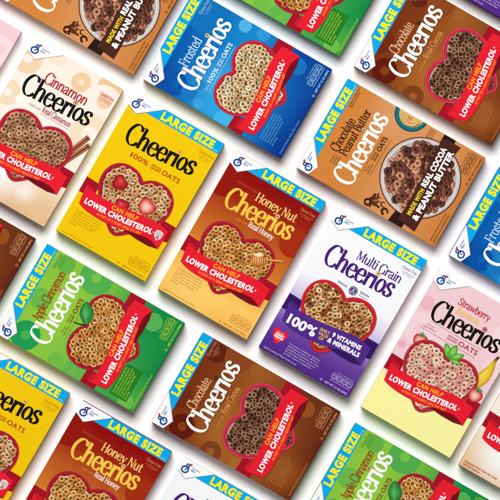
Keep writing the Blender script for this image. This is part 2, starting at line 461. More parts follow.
RIB = dict(front=(236, 27, 46), tail=(168, 12, 34), fold=(120, 6, 24))
def ribbon(root, q=RIB, slogan=True, tm=False):
    t = Print(3)
    t.poly([(.2, 96.8), (16, 97.5), (16, 113), (.2, 113.6)]); t.poly([(88, 96.8), (W-.2, 97.0), (W-.2, 114.4), (96, 115.8), (88, 113)])
    tl = t.build('ribbon_tail', ink(q['tail']), root)
    f = Print(24)
    top = catmull([(4.2, 105.2), (12, 107.0), (24, 107.7), (40, 106.8), (60, 104.2), (80, 101.9), (98.2, 104.2)], 5)
    bot = catmull([(6.6, 124.0), (12, 125.9), (22, 127.6), (38, 127.9), (52, 126.4), (63, 124.6), (97.9, 124.6)], 5)
    # the underside that shows at the lower right, then the face
    f.poly([(60, 125.2), (66, 122.4), (76, 120.2), (88, 119.6), (97.6, 124.4), (88, 126.6), (74, 126.6)], 1)
    face_bot = catmull([(6.6, 124.0), (12, 125.9), (22, 127.6), (38, 127.9), (52, 126.4), (63, 123.7), (76, 121.0), (88, 120.6), (97.9, 125.0)], 5)
    f.poly(top + face_bot[::-1], 0)
    f.poly([(4.2, 105.6), (9, 107.0), (14, 108.0), (14.5, 104.2), (5.5, 102.6)], 2)
    rb = f.build('ribbon', [ink(q['front']), ink(q['fold']), ink(tuple(int(v*.86) for v in q['front']))], root)
    if slogan:
        a = Print(26); text(a, 'CAN HELP', 37.2, 65.6, 113.9, 4.6, .035, spacing=1.12, warp=sag, res=4)
        a.build('upper_slogan', ink((255, 178, 30)), rb)
        a = Print(26); text(a, 'LOWER CHOLESTEROL', 10.6, 84.6, 121.4, 6.0, .05, spacing=1.14, warp=sag, res=4)
        text(a, '*', 85.2, 87.0, 115.0, 4.0, .0)
        a.build('main_slogan', ink(WHITE), rb)
        a = Print(26); text(a, 'AS PART OF A HEART HEALTHY DIET', 27.0, 75.6, 125.9, 2.7, .025, spacing=1.05, warp=sag)
        a.build('lower_slogan', ink((255, 150, 30)), rb)
    return rb

def small_print(root, col, faint=None, para=True, sweet='Sweetened Whole Grain Oat Cereal', nut=True, box=None):
    faint = faint or col
    if para:
        if box:
            bx = Print(6); bx.poly([(5, 127.5), (39.5, 129.5), (39.5, 147.5), (5, 147.5)]); bx.build('disclaimer_panel', ink(box), root)
        p = Print(8)
        for i, s in enumerate(PARA):
            w = 30.5 * (len(s)/41.0)
            text(p, s, 7, 7+w, 131.6 + i*2.85, 1.75, .015, res=2)
        p.build('disclaimer_text', ink(faint), root)
    if sweet:
        p = Print(8); text(p, sweet, 4.2, 41.5, 156.9, 1.9, .01, res=2); p.build('product_statement', ink(faint), root)
    if nut:
        p = Print(8)
        for i in range(4):
            x = 77.8 + i*5.8; y = 143.8
            o = [(x+.9, y), (x+4.3, y), (x+5.2, y+.9), (x+5.2, y+5.2), (x+4.3, y+6.1), (x+.9, y+6.1), (x, y+5.2), (x, y+.9)]
            p.band(o, inset(o, .62), 0, True)
            text(p, ('140', '0g', '190', '9g')[i], x+1.3, x+3.9, y+3.2, 1.5, .03, res=2); text(p, ('CALORIES', 'SAT FAT', 'SODIUM', 'SUGARS')[i], x+.9, x+4.3, y+5.1, .9, .01, res=2)
        text(p, 'PER 1 CUP SERVING', 82, 99.5, 142.6, 1.2, .01, res=2)
        p.line([(77.8, 151.6), (100.6, 151.6)], .5, caps=False)
        p.build('nutrition_panel', ink(col), root)
    p = Print(8); text(p, 'NET WT 12 OZ (340g)', 74.5, 100.0, 157.2, 2.3, .03, res=2)
    p.ring(70.6, 156.0, 1.0, 1.4, n=16); text(p, 'U', 70.1, 71.1, 156.6, 1.1, .0, res=2)
    p.build('weight_lettering', ink(col), root)

def gluten_free(root, col, y=19.0, lines=2):
    p = Print(8); roman(p, 'Gluten Free', 84.5, 101, y, 2.3, .16, .1, n=3)
    text(p, 'no artificial flavors', 86, 100.5, y+3.0, 1.2, .01, res=2); text(p, 'or colors', 88, 98, y+5.0, 1.2, .01, res=2)
    p.build('gluten_free_lettering', ink(col), root)

def wordmark(root, col, yb, x0=13.0, x1=92.0, xh=15.3, dot=((222, 178, 118), (150, 100, 55)), climb=smile, outline=None, dot_dy=0):
    p = Print(9)
    if outline:
        q = Print(5); roman(q, 'Cheerios', x0+.35, x1+.35, yb+.45, xh, .255, .10, climb, tight=.035, n=8); ow = q
    mids = roman(p, 'Cheerios', x0, x1, yb, xh, .225, .07, climb, tight=.035, n=8)
    o = p.build('brand_lettering', ink(col), root)
    if outline: ow.build('lettering_edge', ink(outline), o)
    d = Print(14); x = mids[5]; y = yb - xh*1.2 + climb(x) + dot_dy
    d.disc(x, y, 2.5, 1); d.ring(x, y, .9, 2.15, 0, 24)
    d.disc(x, y, .8, 2)
    d.build('oat_ring_dot', [ink(dot[0]), ink(dot[1]), ink(tuple(int(v*.6) for v in dot[1]))], o)
    return o

def hundred(p, x0, x1, y, cap, bold, warp=None, mi=0):
    w = x1-x0
    text(p, '1', x0, x0+w*.085, y, cap, bold, warp=warp, mi=mi, res=4); text(p, '00%', x0+w*.15, x1, y, cap, bold, spacing=1.04, warp=warp, mi=mi, res=4)

def oats_line(root, col, y, x0=23, x1=83, lead='100%', rule=None):
    p = Print(9)
    if lead == '100%': hundred(p, x0+5, x0+25, y, 5.0, .012)
    else:
        text(p, 'First', x0+4, x0+13, y-2.6, 2.0, .0, shear=.3, res=2); text(p, 'ingredient', x0+1, x0+16, y+.2, 2.0, .0, shear=.3, res=2)
    text(p, 'WHOLE', x0+28, x0+39, y-2.8, 2.2, .02, res=2); text(p, 'GRAIN', x0+28, x0+39, y, 2.2, .02, res=2)
    text(p, 'OATS', x0+41, x1, y, 5.0, .02, spacing=1.05)
    if rule:
        p.line([(x0, y+2.6), (x1, y+2.6)], .35, caps=False); p.line([(x0+6, y-7.6), (x1+2, y-7.6)], .3, caps=False)
    p.build('claim_lettering', ink(col), root)

def made_with(root, s, col, y, x0=30, x1=74, col2=None):
    p = Print(9); text(p, 'made with', x0, x0+12.5, y, 2.6, .0, shear=.25, res=2); p.build('made_with_lettering', ink(col2 or col), root)
    p = Print(9); roman(p, s, x0+14.5, x1, y, 4.0, .2, .1, tight=.03, n=4)
    p.line([(x0+14.5, y+2.0), (x1, y+2.0)], .3, caps=False)
    p.build('ingredient_lettering', ink(col), root)

def rings_art(root, items, name='ring_pattern', layer=1):
    """faint oat-ring motifs of the printed background: (x, y, r_in, r_out, colour)"""
    cols = []
    for it in items:
        if it[4] not in cols: cols.append(it[4])
    p = Print(layer)
    for (x, y, r0, r1, c) in items:
        if r0 <= 0: p.disc(x, y, r1, cols.index(c), 48)
        else: p.ring(x, y, r0, r1, cols.index(c), 56)
    p.build(name, [ink(c) for c in cols], root)

def pic(root, name, layer, shapes, label=None):
    """printed picture out of flat tones: (outline, colour) or (outline, colour, 'line', w0, w1)"""
    cols = []; p = Print(layer)
    for sh in shapes:
        if sh[1] not in cols: cols.append(sh[1])
        mi = cols.index(sh[1])
        if len(sh) > 2 and sh[2] == 'line': p.line(sh[0], sh[3], sh[4], mi)
        elif len(sh) > 2 and sh[2] == 'raw': p.poly(sh[0], mi)
        else: p.poly(catmull(sh[0], 5, True), mi)
    return p.build(name, [ink(c) for c in cols], root, label)

def soft(pr, outline, hub, cols, stops):
    # printed halftone picture: the outline shrunk towards hub in steps, ink blending between them
    base = catmull(outline, 4, True); n = len(base); z = pr._z(); b = len(pr.v)
    for t, c in zip(stops, cols):
        for x, y in base:
            pr.v.append((*XY(hub[0]+(x-hub[0])*t, hub[1]+(y-hub[1])*t), z)); pr.c.append(alb(c))
    for k in range(len(stops)-1):
        for i in range(n):
            j = (i+1) % n
            pr.f.append([b+k*n+i, b+k*n+j, b+(k+1)*n+j, b+(k+1)*n+i]); pr.m.append(0)
    pr.f.append([b+(len(stops)-1)*n+i for i in range(n)]); pr.m.append(0)

def ell(x, y, a, b, rot=0, n=10):
    c, s = math.cos(rot), math.sin(rot)
    return [(x+a*math.cos(t)*c-b*math.sin(t)*s, y+a*math.cos(t)*s+b*math.sin(t)*c) for t in (i*2*math.pi/n for i in range(n))]

def strawberry(root, x, y, s, rot, layer=40, cut=False, leaf=True):
    c, q = math.cos(rot), math.sin(rot)
    f = lambda pts: [(x+(a*c-b*q)*s, y+(a*q+b*c)*s) for a, b in pts]
    g = lambda *p: f([p])[0]
    p = Print(layer); ik = lambda rgb: alb(rgb)
    rnd = random.Random(int(x*7+y))
    if cut:
        o = f([(0, -5), (4, -5.4), (6.4, -2), (5.4, 2.5), (2, 6), (-2.2, 5.6), (-5.6, 2), (-6, -2.6), (-3.6, -5.4)])
        soft(p, o, g(-.2, 0), [(170, 28, 34), (202, 48, 50), (222, 92, 88), (236, 138, 128), (246, 190, 176), (250, 214, 202)], [1, .90, .76, .54, .34, .1])
        soft(p, f([(0, -2.2), (1.5, -2.4), (2.0, 0), (.8, 2.8), (-.8, 2.6), (-1.8, .2), (-1.4, -2.4)]), g(0, 0), [(244, 184, 170), (248, 206, 192), (251, 222, 210)], [1, .6, .15])
        for k in range(11):
            a = k*.571+.2; r0, r1 = rnd.uniform(2.2, 2.8), rnd.uniform(3.8, 4.6)
            p.line([g(r0*math.cos(a), r0*math.sin(a)), g(r1*math.cos(a+.06), r1*math.sin(a+.06))], .28*s, .16*s, col=ik((250, 206, 194)), caps=False)
        p.line(f([(-.2, -1.6), (.2, .2), (0, 2.2)]), .4*s, .15*s, col=ik((226, 130, 120)))
    else:
        o = f([(0, -5), (4, -5), (6, -1.6), (4.6, 3), (0, 6.4), (-4.4, 3.4), (-6, -1.4), (-4, -5)])
        soft(p, o, g(-1.3, -1.2), [(118, 12, 22), (160, 20, 32), (190, 30, 42), (206, 48, 54), (224, 92, 88)], [1, .88, .66, .36, .05])
        for k in range(16):
            a, r = rnd.uniform(0, 6.28), 5.2*math.sqrt(rnd.uniform(.02, .8))
            sx, sy = r*math.cos(a), r*math.sin(a)*1.0+.3
            p.poly(f(ell(sx+.1, sy+.14, .26, .36, 0, 6)), 0, ik((126, 12, 24)), clip=False)
            p.poly(f(ell(sx, sy, .17, .27, 0, 6)), 0, ik((214, 110, 80)), clip=False)
    if leaf:
        for k in range(7):
            a = -math.pi/2 + (k-3)*.46; l = rnd.uniform(3.4, 4.8)
            o = f([(-.5, -4.4), (l*.55*math.cos(a-.14), -4.5+l*.55*math.sin(a-.14)), (l*math.cos(a), -4.5+l*.86*math.sin(a)), (l*.55*math.cos(a+.2), -4.5+l*.55*math.sin(a+.2)), (.5, -4.3)])
            soft(p, o, g(l*.5*math.cos(a), -4.5+l*.46*math.sin(a)), [(44, 92, 30), (74, 134, 46), (126, 176, 84)], [1, .6, .1])
    return p.build('strawberry', picture_ink(), root)

def pieces(root, name, layer, items):
    """printed picture from softly blended pieces: (outline, hub, inks, stops) or (points, ink, w0, w1)"""
    p = Print(layer)
    for it in items:
        if isinstance(it[1][0], (list, tuple)) or len(it[1]) == 2: soft(p, *it)
        else: p.line(it[0], it[2], it[3], col=alb(it[1]))
    return p.build(name, picture_ink(), root)

def root_empty():
    o = bpy.data.objects.new('cereal_box', None); COL.objects.link(o); o.empty_display_size = .05
    o['category'] = 'cereal box'
    return o

# ------------------------------------------------------------------ the nine designs
OAT = [(232, 180, 124), (238, 192, 140), (216, 156, 100), (242, 204, 158)]
GOLD = [(230, 166, 88), (238, 182, 106), (214, 142, 66), (242, 196, 126), (224, 154, 76)]

def design_yellow():
    r = root_empty()
    carton('carton', card('yellow_card', [(0, (246, 204, 0)), (.5, (246, 203, 0)), (1, (246, 202, 2))]), r)
    maker_tab(r); size_banner(r); gluten_free(r, (214, 150, 10), 20)
    wordmark(r, (18, 14, 12), 47.4, 13.2, 90.0, 13.6, ((240, 196, 110), (226, 158, 40)))
    oats_line(r, (196, 70, 22), 58.0, 22, 83)
    b = heart_bowl(r, (172, 18, 44), OAT, 11)
    strawberry(b, 32.0, 86, 1.28, .5, 19, leaf=False); strawberry(b, 45.0, 105, 1.2, -.2, 19, leaf=False)
    strawberry(b, 66.8, 93.6, 1.38, .35, 19, cut=True, leaf=False)
    rb = ribbon(r)
    s = Print(26); s.poly([(87.4, 108.4), (91.5, 107.2), (95.4, 108.6), (95.2, 114.4), (91.6, 118.2), (87.6, 114.4)], 0)
    text(s, 'WHOLE', 88.3, 94.6, 110.6, 1.4, .03, mi=1, res=2); text(s, 'GRAIN', 88.3, 94.6, 112.6, 1.4, .03, mi=1, res=2); s.disc(91.5, 115, 1.7, 2); s.disc(91.5, 115, .7, 0)
    s.build('grain_badge', [ink((236, 232, 226)), ink((120, 90, 80)), ink((170, 30, 50))], rb)
    small_print(r, (220, 150, 10), (226, 166, 8), sweet='Toasted Whole Grain Oat Cereal')
    return r

def design_honey():
    r = root_empty()
    carton('carton', card('honey_card', [(0, (136, 2, 4)), (.12, (146, 8, 6)), (.26, (164, 38, 10)), (.42, (192, 90, 30)), (.58, (212, 118, 40)), (.74, (246, 178, 76)), (.86, (255, 205, 102)), (1, (250, 190, 84))],
                       [(52, 75, 40, (190, 84, 30), .35), (30, 150, 40, (255, 214, 120), .5)]), r)
    maker_tab(r); size_banner(r); gluten_free(r, (222, 132, 80), 20)
    rings_art(r, [(4, 30, 0, 18, (150, 20, 6)), (96, 52, 0, 15, (168, 44, 12))])
    wordmark(r, (252, 204, 74), 53.6, 14, 89.6, 13.4, ((240, 200, 150), (200, 110, 50)), climb=lambda x: -.0005*max(0, x-30)**2, outline=(196, 104, 14))
    p = Print(11.5); roman(p, 'Honey Nut', 40, 86, 34.0, 6.4, .2, .09, tight=.04); p.build('flavour_lettering', ink((252, 208, 120)), r)
    p = Print(9); text(p, 'NATURALLY FLAVORED', 15.8, 39.4, 27.6, 2.0, .01, warp=lambda x: -.02*(x-16), res=2); p.build('flavour_note', ink((196, 84, 60)), r)
    p = Print(9); text(p, 'made with', 32.5, 45.5, 60.0, 2.6, .0, shear=.25, res=2); p.build('made_with_lettering', ink((240, 150, 60)), r)
    p = Print(9); roman(p, 'Real Honey', 47, 75.5, 60.2, 4.0, .22, .12, tight=.03, n=4); p.build('ingredient_lettering', ink((255, 236, 214)), r)
    b = heart_bowl(r, (166, 16, 40), GOLD, 23, gap=(104, 56, 22))
    # honey dipper laid on the bowl's rim, handle to the right
    d = [([(79, 80.6), (87, 77), (94.8, 73.6)], (168, 88, 26), 2.7, 2.3), ([(79, 80.3), (87, 76.7), (94.8, 73.3)], (222, 142, 52), 1.8, 1.5), ([(80, 79.5), (88, 76), (94.6, 73)], (250, 200, 112), .6, .5),
         (ell(73.0, 85.0, 8.6, 6.3, -.45, 12), (71.6, 83), [(150, 76, 22), (196, 108, 40), (226, 148, 70), (244, 186, 110)], [1, .86, .55, .1])]
    for i in range(6):
        t = -5.6 + i*2.25; cx, cy = 73.0 + t*.9, 85.0 - t*.43; h = 5.6 - abs(t)*.34
        d.append(([(cx-h*.35, cy-h*.85), (cx+.5, cy), (cx+h*.45, cy+h*.8)], (164, 80, 24), .9, .6))
        d.append(([(cx-h*.33+.8, cy-h*.8), (cx+1.3, cy-.4), (cx+h*.4+.8, cy+h*.55)], (254, 208, 146), .7, .25))
    d += [(ell(70.8, 79.6, 5.0, 2.0, -.45, 10), (70.8, 79.4), [(240, 186, 120), (254, 226, 184), (255, 240, 216)], [1, .6, .1]),
          ([(68.4, 88.4), (69.2, 92.5), (68.8, 97)], (206, 120, 30), 1.8, .8), ([(68.2, 88.4), (68.9, 92.5), (68.6, 96.4)], (250, 184, 80), .8, .3)]
    pieces(b, 'honey_dipper', 19, d)
    ribbon(r); small_print(r, (222, 146, 56), (232, 164, 74), sweet='Sweetened Whole Grain Oat Cereal with Real Honey')
    return r

def design_choc():
    r = root_empty()
    carton('carton', card('cocoa_card', [(0, (112, 40, 10)), (.2, (130, 56, 16)), (.45, (160, 88, 32)), (.62, (160, 88, 34)), (.8, (140, 68, 24)), (1, (98, 34, 10))],
                       [(28, 66, 38, (176, 106, 40), .7), (100, 120, 55, (92, 36, 16), .7), (22, 142, 30, (164, 88, 28), .7), (100, 20, 40, (124, 48, 12), .6)]), r)
    rings_art(r, [(11, 29, 4.5, 13, (100, 20, 6)), (11, 29, 0, 4.5, (132, 60, 12)), (92, 22, 3.4, 10, (98, 30, 10)), (50, 30, 0, 9, (136, 60, 18)), (3, 66, 4, 11, (128, 62, 22)), (97, 66, 0, 6.5, (160, 92, 34)),
                  (36, 10, 0, 13, (112, 38, 10)), (88, 128, 0, 8.5, (150, 76, 22)), (6, 96, 0, 9, (170, 100, 40)), (98, 44, 0, 14, (142, 68, 24))])
    maker_tab(r); size_banner(r); gluten_free(r, (204, 132, 96), 17.5)
    wordmark(r, (255, 252, 246), 51.0, 13.5, 92.2, 13.6, ((92, 56, 36), (58, 30, 18)), climb=lambda x: -.0003*max(0, x-30)**2, outline=(70, 28, 12))
    p = Print(11.5); roman(p, 'Chocolate', 31, 65.5, 31.8, 6.6, .17, .08, tight=.04); p.build('flavour_lettering', ink((244, 192, 150)), r)
    made_with(r, 'Real Cocoa', (224, 152, 84), 60.4, 28, 73)
    heart_bowl(r, (206, 28, 62), [(130, 90, 68), (150, 108, 84), (108, 70, 52), (166, 124, 98)], 37, milk=(206, 178, 160), gap=(38, 18, 12), tone=(.06, 1.45), light=(240, 96, 120), r=.86)
    ribbon(r); small_print(r, (206, 146, 96), (190, 124, 66), sweet='Sweetened Whole Grain Oat Cereal with Real Cocoa')
    return r

def design_apple():
    r = root_empty()
    carton('carton', card('apple_card', [(0, (134, 194, 60)), (.3, (140, 200, 62)), (.5, (116, 190, 66)), (.75, (64, 164, 72)), (1, (0, 138, 64))],
                       [(50, 40, 46, (156, 210, 62), .8), (92, 130, 55, (0, 138, 70), .9), (12, 150, 30, (84, 176, 70), .7)]), r)
    rings_art(r, [(13, 27, 5, 15, (26, 158, 84)), (13, 27, 0, 5, (70, 180, 80)), (52, 22, 0, 11, (108, 186, 72)), (98, 60, 5, 17, (82, 176, 78)), (98, 60, 0, 5, (120, 196, 72)), (6, 66, 0, 8, (112, 188, 68)),
                  (95, 27, 0, 9, (100, 180, 64)), (88, 131, 0, 9.5, (84, 178, 82)), (4, 88, 4, 13, (96, 184, 74)), (5, 147, 0, 8, (108, 186, 70))])
    maker_tab(r); size_banner(r); gluten_free(r, (70, 160, 60), 19)
    wordmark(r, (255, 255, 250), 51.0, 13.4, 92, 13.8, ((226, 176, 110), (150, 96, 40)), climb=lambda x: -.0003*max(0, x-30)**2)
    p = Print(11.5); roman(p, 'Apple Cinnamon', 31.5, 86.5, 32.0, 6.4, .18, .08, tight=.05); p.build('flavour_lettering', ink((158, 62, 20)), r)
    p = Print(9); text(p, 'First', 33, 41, 58.0, 1.9, .0, shear=.3, res=2); text(p, 'ingredient', 31, 43.5, 60.6, 1.9, .0, shear=.3, res=2)
    text(p, 'WHOLE', 45, 54.5, 57.6, 2.1, .02, res=2); text(p, 'GRAIN', 45, 54.5, 60.4, 2.1, .02, res=2); text(p, 'OATS', 56, 72.5, 60.4, 5.0, .03)
    p.line([(30, 63), (72.5, 63)], .35, caps=False); p.build('claim_lettering', ink((150, 84, 20)), r)
    b = heart_bowl(r, (164, 16, 40), GOLD, 51, milk=(214, 186, 160), gap=(128, 82, 40))
    lf = [([(48.6, 62.6), (49.6, 68), (51.8, 74.6)], (70, 44, 22), 1.1, 1.6),
        ([(52.4, 74.8), (56, 65.4), (63.5, 61.4), (72.4, 63.0), (69.8, 71.0), (62.5, 76.4)], (62, 67.6), [(20, 92, 40), (36, 128, 56), (58, 156, 72), (98, 184, 100)], [1, .88, .5, .05]),
        ([(53, 74.4), (61, 68.8), (71.6, 63.6)], (134, 204, 126), .7, .25)]
    for t in (.2, .36, .52, .68):
        x, y = 53+18.6*t, 74.4-10.8*t-1.2*math.sin(3.14*t)
        lf += [([(x, y), (x+1.2, y-1.6), (x+1.6, y-3.4)], (96, 180, 100), .3, .12), ([(x, y), (x+2.2, y+.6), (x+3.8, y+2.0)], (26, 104, 46), .3, .12)]
    pieces(b, 'apple_leaf', 19, lf)
    ribbon(r); small_print(r, (176, 216, 50), box=(30, 128, 36), sweet='Sweetened Whole Grain Oat Cereal')
    return r

def design_frost():
    r = root_empty()
    carton('carton', card('frosted_card', [(0, (0, 72, 158)), (.2, (0, 104, 186)), (.45, (14, 138, 206)), (.65, (20, 130, 202)), (.85, (4, 96, 176)), (1, (0, 52, 144))],
                       [(34, 70, 44, (64, 172, 226), .75), (8, 78, 30, (40, 168, 226), .8), (100, 128, 50, (0, 62, 150), .9), (6, 8, 34, (0, 56, 146), .8), (6, 156, 36, (0, 50, 140), .7)]), r)
    rings_art(r, [(88, 24, 0, 20, (4, 112, 186)), (12, 30, 4, 12, (0, 80, 166)), (12, 46, 0, 8, (20, 118, 192)), (97, 62, 0, 6.6, (78, 178, 230)), (88, 128, 0, 8.8, (18, 112, 190)), (6, 60, 0, 5, (60, 160, 220)),
                  (4, 92, 0, 12, (60, 180, 232)), (99, 82, 0, 7, (40, 152, 216)), (24, 52, 0, 5, (30, 134, 204))])
    maker_tab(r); size_banner(r); gluten_free(r, (150, 206, 240), 18.5)
    wordmark(r, (255, 255, 255), 51.0, 13.4, 92, 13.8, ((232, 204, 160), (120, 92, 60)), climb=lambda x: -.0003*max(0, x-30)**2, outline=(0, 74, 160))
    p = Print(11.5); roman(p, 'Frosted', 31.5, 63.5, 32.4, 7.2, .15, .08, tight=.03); p.build('flavour_lettering', ink((206, 232, 250)), r)
    p = Print(9); hundred(p, 30, 46.5, 61.0, 4.6, .015); text(p, 'WHOLE', 48.5, 56.6, 58.4, 2.0, .02, res=2); text(p, 'GRAIN', 48.5, 56.6, 61.0, 2.0, .02, res=2); text(p, 'OATS', 58, 75, 61.0, 5.0, .03)
    text(p, 'made with', 21, 28.4, 60.8, 1.8, 0, res=2); p.line([(22, 63.4), (75, 63.4)], .3, caps=False)
    p.build('claim_lettering', ink((216, 238, 250)), r)
    heart_bowl(r, (196, 24, 48), [(232, 206, 160), (238, 216, 172), (222, 188, 132), (244, 226, 190)], 67, milk=(236, 222, 206), gap=(150, 106, 62))
    ribbon(r); small_print(r, (150, 204, 240), (96, 170, 222), sweet='Frosted Whole Grain Oat Cereal')
    return r

def design_multi():
    r = root_empty()
    carton('carton', card('multigrain_card', [(0, (254, 253, 254)), (.44, (250, 248, 253)), (.56, (222, 212, 236)), (.68, (164, 140, 200)), (.8, (110, 70, 162)), (.9, (90, 46, 146)), (1, (80, 36, 136))],
                       [(52, 52, 60, (255, 255, 255), .5)]), r)
    maker_tab(r); size_banner(r); gluten_free(r, (150, 132, 168), 19)
    wordmark(r, (74, 30, 122), 53.6, 12, 88.8, 13.8, ((240, 196, 130), (206, 140, 60)), climb=lambda x: -.0007*max(0, x-30)**2, dot_dy=-.3)
    p = Print(11.5); roman(p, 'Multi Grain', 40, 90.5, 34.4, 6.8, .17, .08, tight=.05); p.build('flavour_lettering', ink((84, 40, 130)), r)
    p = Print(9); p.disc(53.9, 63.4, 4.6, 0, 32); p.ring(53.9, 63.4, 3.4, 3.8, 1, 28)
    text(p, '5', 52.8, 55.0, 64.0, 3.0, .03, mi=1, res=2); text(p, 'GRAINS', 51.2, 56.6, 65.6, 1.2, .02, mi=1, res=2)
    text(p, 'WHOLE', 35.6, 46.6, 63.9, 2.3, .02, mi=0, spacing=1.15, res=2); text(p, 'GRAIN', 60.4, 70.4, 62.0, 2.3, .02, mi=0, spacing=1.15, res=2)
    p.line([(60.4, 64.2), (70.4, 64.2)], .4, mi=0, caps=False)
    p.build('whole_grain_badge', [ink((70, 46, 110)), ink((230, 224, 240))], r)
    heart_bowl(r, (206, 24, 36), [(234, 190, 128), (192, 122, 68), (238, 206, 152), (152, 88, 48), (218, 160, 98), (240, 200, 140)], 83, milk=(222, 204, 200), gap=(104, 60, 34), light=(236, 60, 66))
    rb = ribbon(r, dict(front=(82, 42, 138), tail=(50, 20, 96), fold=(48, 18, 92)), slogan=False)
    a = Print(26); hundred(a, 11.2, 42.6, 123.8, 10.2, .04, warp=lambda x: .03*(x-11)-.0014*(x-11)**2+.3)
    text(a, '9 VITAMINS', 57.8, 89.5, 114.0, 5.0, .045, spacing=1.06, warp=lambda x: -.075*(x-57)+.0002*(x-57)**2); text(a, '& MINERALS', 56.2, 91.6, 120.6, 5.0, .045, spacing=1.06, warp=lambda x: -.06*(x-57)+.0003*(x-57)**2)
    a.build('main_slogan', ink(WHITE), rb)
    a = Print(26)
    for i, s in enumerate(('DAILY', 'VALUE', 'OF')): text(a, s, (44.6, 44.6, 47.4)[i], (55.2, 55.2, 52.4)[i], 114.4+i*4.2, 3.2, .03, warp=lambda x: -.08*(x-44))
    a.build('value_slogan', ink((238, 190, 60)), rb)
    h = Print(8); hx, hy = 12.4, 139.4
    o = catmull([(hx, hy+8.4), (hx-5, hy+3.4), (hx-7.8, hy-1.6), (hx-6.6, hy-5.8), (hx-3, hy-6.6), (hx, hy-4.2), (hx+3, hy-6.6), (hx+6.6, hy-5.8), (hx+7.8, hy-1.6), (hx+5, hy+3.4)], 5, True)
    h.poly(o, 0)
    text(h, 'MAY HELP', hx-3.6, hx+3.6, hy-2.4, 1.7, .03, mi=2, res=2); text(h, 'HEART', hx-4.6, hx+5.4, hy+.3, 2.3, .05, mi=1, res=2); text(h, 'DISEASE', hx-4.8, hx+5.2, hy+2.9, 2.2, .05, mi=1, res=2); text(h, 'reduce the risk', hx-3.2, hx+3.2, hy+4.6, 1.1, .01, mi=2, res=2)
    h.build('heart_badge', [ink((236, 24, 56)), ink(WHITE), ink((255, 186, 120))], r)
    c = (196, 178, 220)
    p = Print(8)
    for i, s in enumerate(PARA[:5]): text(p, s, 24.8, 24.8+37*len(s)/41.0, 141.6+i*2.75, 1.7, .012, res=2)
    p.build('disclaimer_text', ink(c), r)
    small_print(r, c, para=False, sweet='Lightly Sweetened Whole Grain Cereal')
    return r

def design_straw():
    r = root_empty()
    carton('carton', card('strawberry_card', [(0, (245, 208, 214)), (.55, (246, 206, 213)), (.725, (246, 206, 212)), (.727, (255, 248, 166)), (1, (255, 248, 160))]), r)
    rings_art(r, [(6, 36, 0, 7.5, (243, 186, 196)), (12, 62, 5, 16, (248, 216, 220)), (92, 26, 6, 14, (248, 220, 224)), (96, 60, 0, 11, (248, 216, 216)), (40, 60, 0, 12, (247, 212, 218)), (4, 84, 0, 4, (240, 178, 190))])
    maker_tab(r)
    wordmark(r, (20, 14, 14), 47.6, 13.8, 90.6, 13.4, ((214, 120, 110), (170, 70, 60)), climb=lambda x: -.0005*max(0, x-30)**2, dot_dy=-.6)
    p = Print(11.5); roman(p, 'Strawberry', 32.5, 68.5, 21.6, 5.0, .18, .09, tight=.05); p.build('flavour_lettering', ink((196, 44, 62)), r)
    p = Print(11.5); roman(p, 'Banana', 34.5, 60.5, 30.2, 5.0, .18, .09, tight=.05); p.build('second_flavour_lettering', ink((250, 200, 96)), r)
    oats_line(r, (186, 66, 86), 57.4, 12, 74.5, lead='first', rule=True)
    strawberry(r, 18.5, 72.5, 1.15, -.15, 8, cut=True)
    LF = [(40, 128, 40), (86, 172, 58), (124, 200, 82), (166, 222, 118)]; ST = [1, .84, .5, .05]
    pieces(r, 'leaf_sprig', 19, [([(50.6, 73.6), (44.6, 69.6), (41.8, 61.8), (47.6, 62.6), (51.4, 67.8)], (46.6, 66), LF, ST), ([(51.2, 73.2), (48.6, 65.2), (52.4, 57.6), (56.4, 63.6), (55, 71)], (52.6, 65), LF, ST),
        ([(52, 73.2), (56.8, 65.2), (63.8, 62.6), (62.4, 68.2), (57.6, 72.4)], (59, 67), LF, ST), ([(52.6, 73.8), (59, 71.2), (66.4, 71.4), (62.4, 74.4), (57, 75.2)], (60, 73), LF, ST),
        ([(52, 71), (52.4, 60.4)], (70, 150, 50), .4, .15), ([(49.6, 71), (43.6, 63.6)], (70, 150, 50), .4, .15), ([(54, 72), (62, 64.6)], (70, 150, 50), .4, .15)])
    pieces(r, 'banana', 9, [([(86, 70), (90.2, 60.4), (91.4, 54.4), (92.4, 50.4), (95.2, 50.6), (95.8, 55), (97.6, 62), (97.8, 72), (94, 82), (88, 88), (84, 84)], (91.6, 68), [(180, 132, 24), (222, 178, 36), (242, 206, 58), (250, 224, 92)], [1, .86, .5, .05]),
        ([(92.6, 54), (93.4, 62), (91.6, 74), (87, 84)], (200, 156, 34), .5, .3), ([(94.8, 54), (96, 63), (95, 74)], (196, 150, 30), .5, .3), ([(93.4, 52.4), (94.4, 48.8)], (150, 120, 50), 2.9, 2.6), ([(94.1, 49.8), (94.6, 48.2)], (84, 60, 30), 2.7, 2.9)])
    strawberry(r, 93.4, 92.5, 1.15, .1, 15, cut=True)
    heart_bowl(r, (176, 30, 46), [(246, 190, 176), (250, 218, 188), (242, 164, 158), (251, 228, 202), (244, 178, 166)], 97, milk=(246, 230, 222), gap=(190, 122, 110), tone=(.46, 1.1), light=(214, 84, 92))
    ribbon(r)
    return r

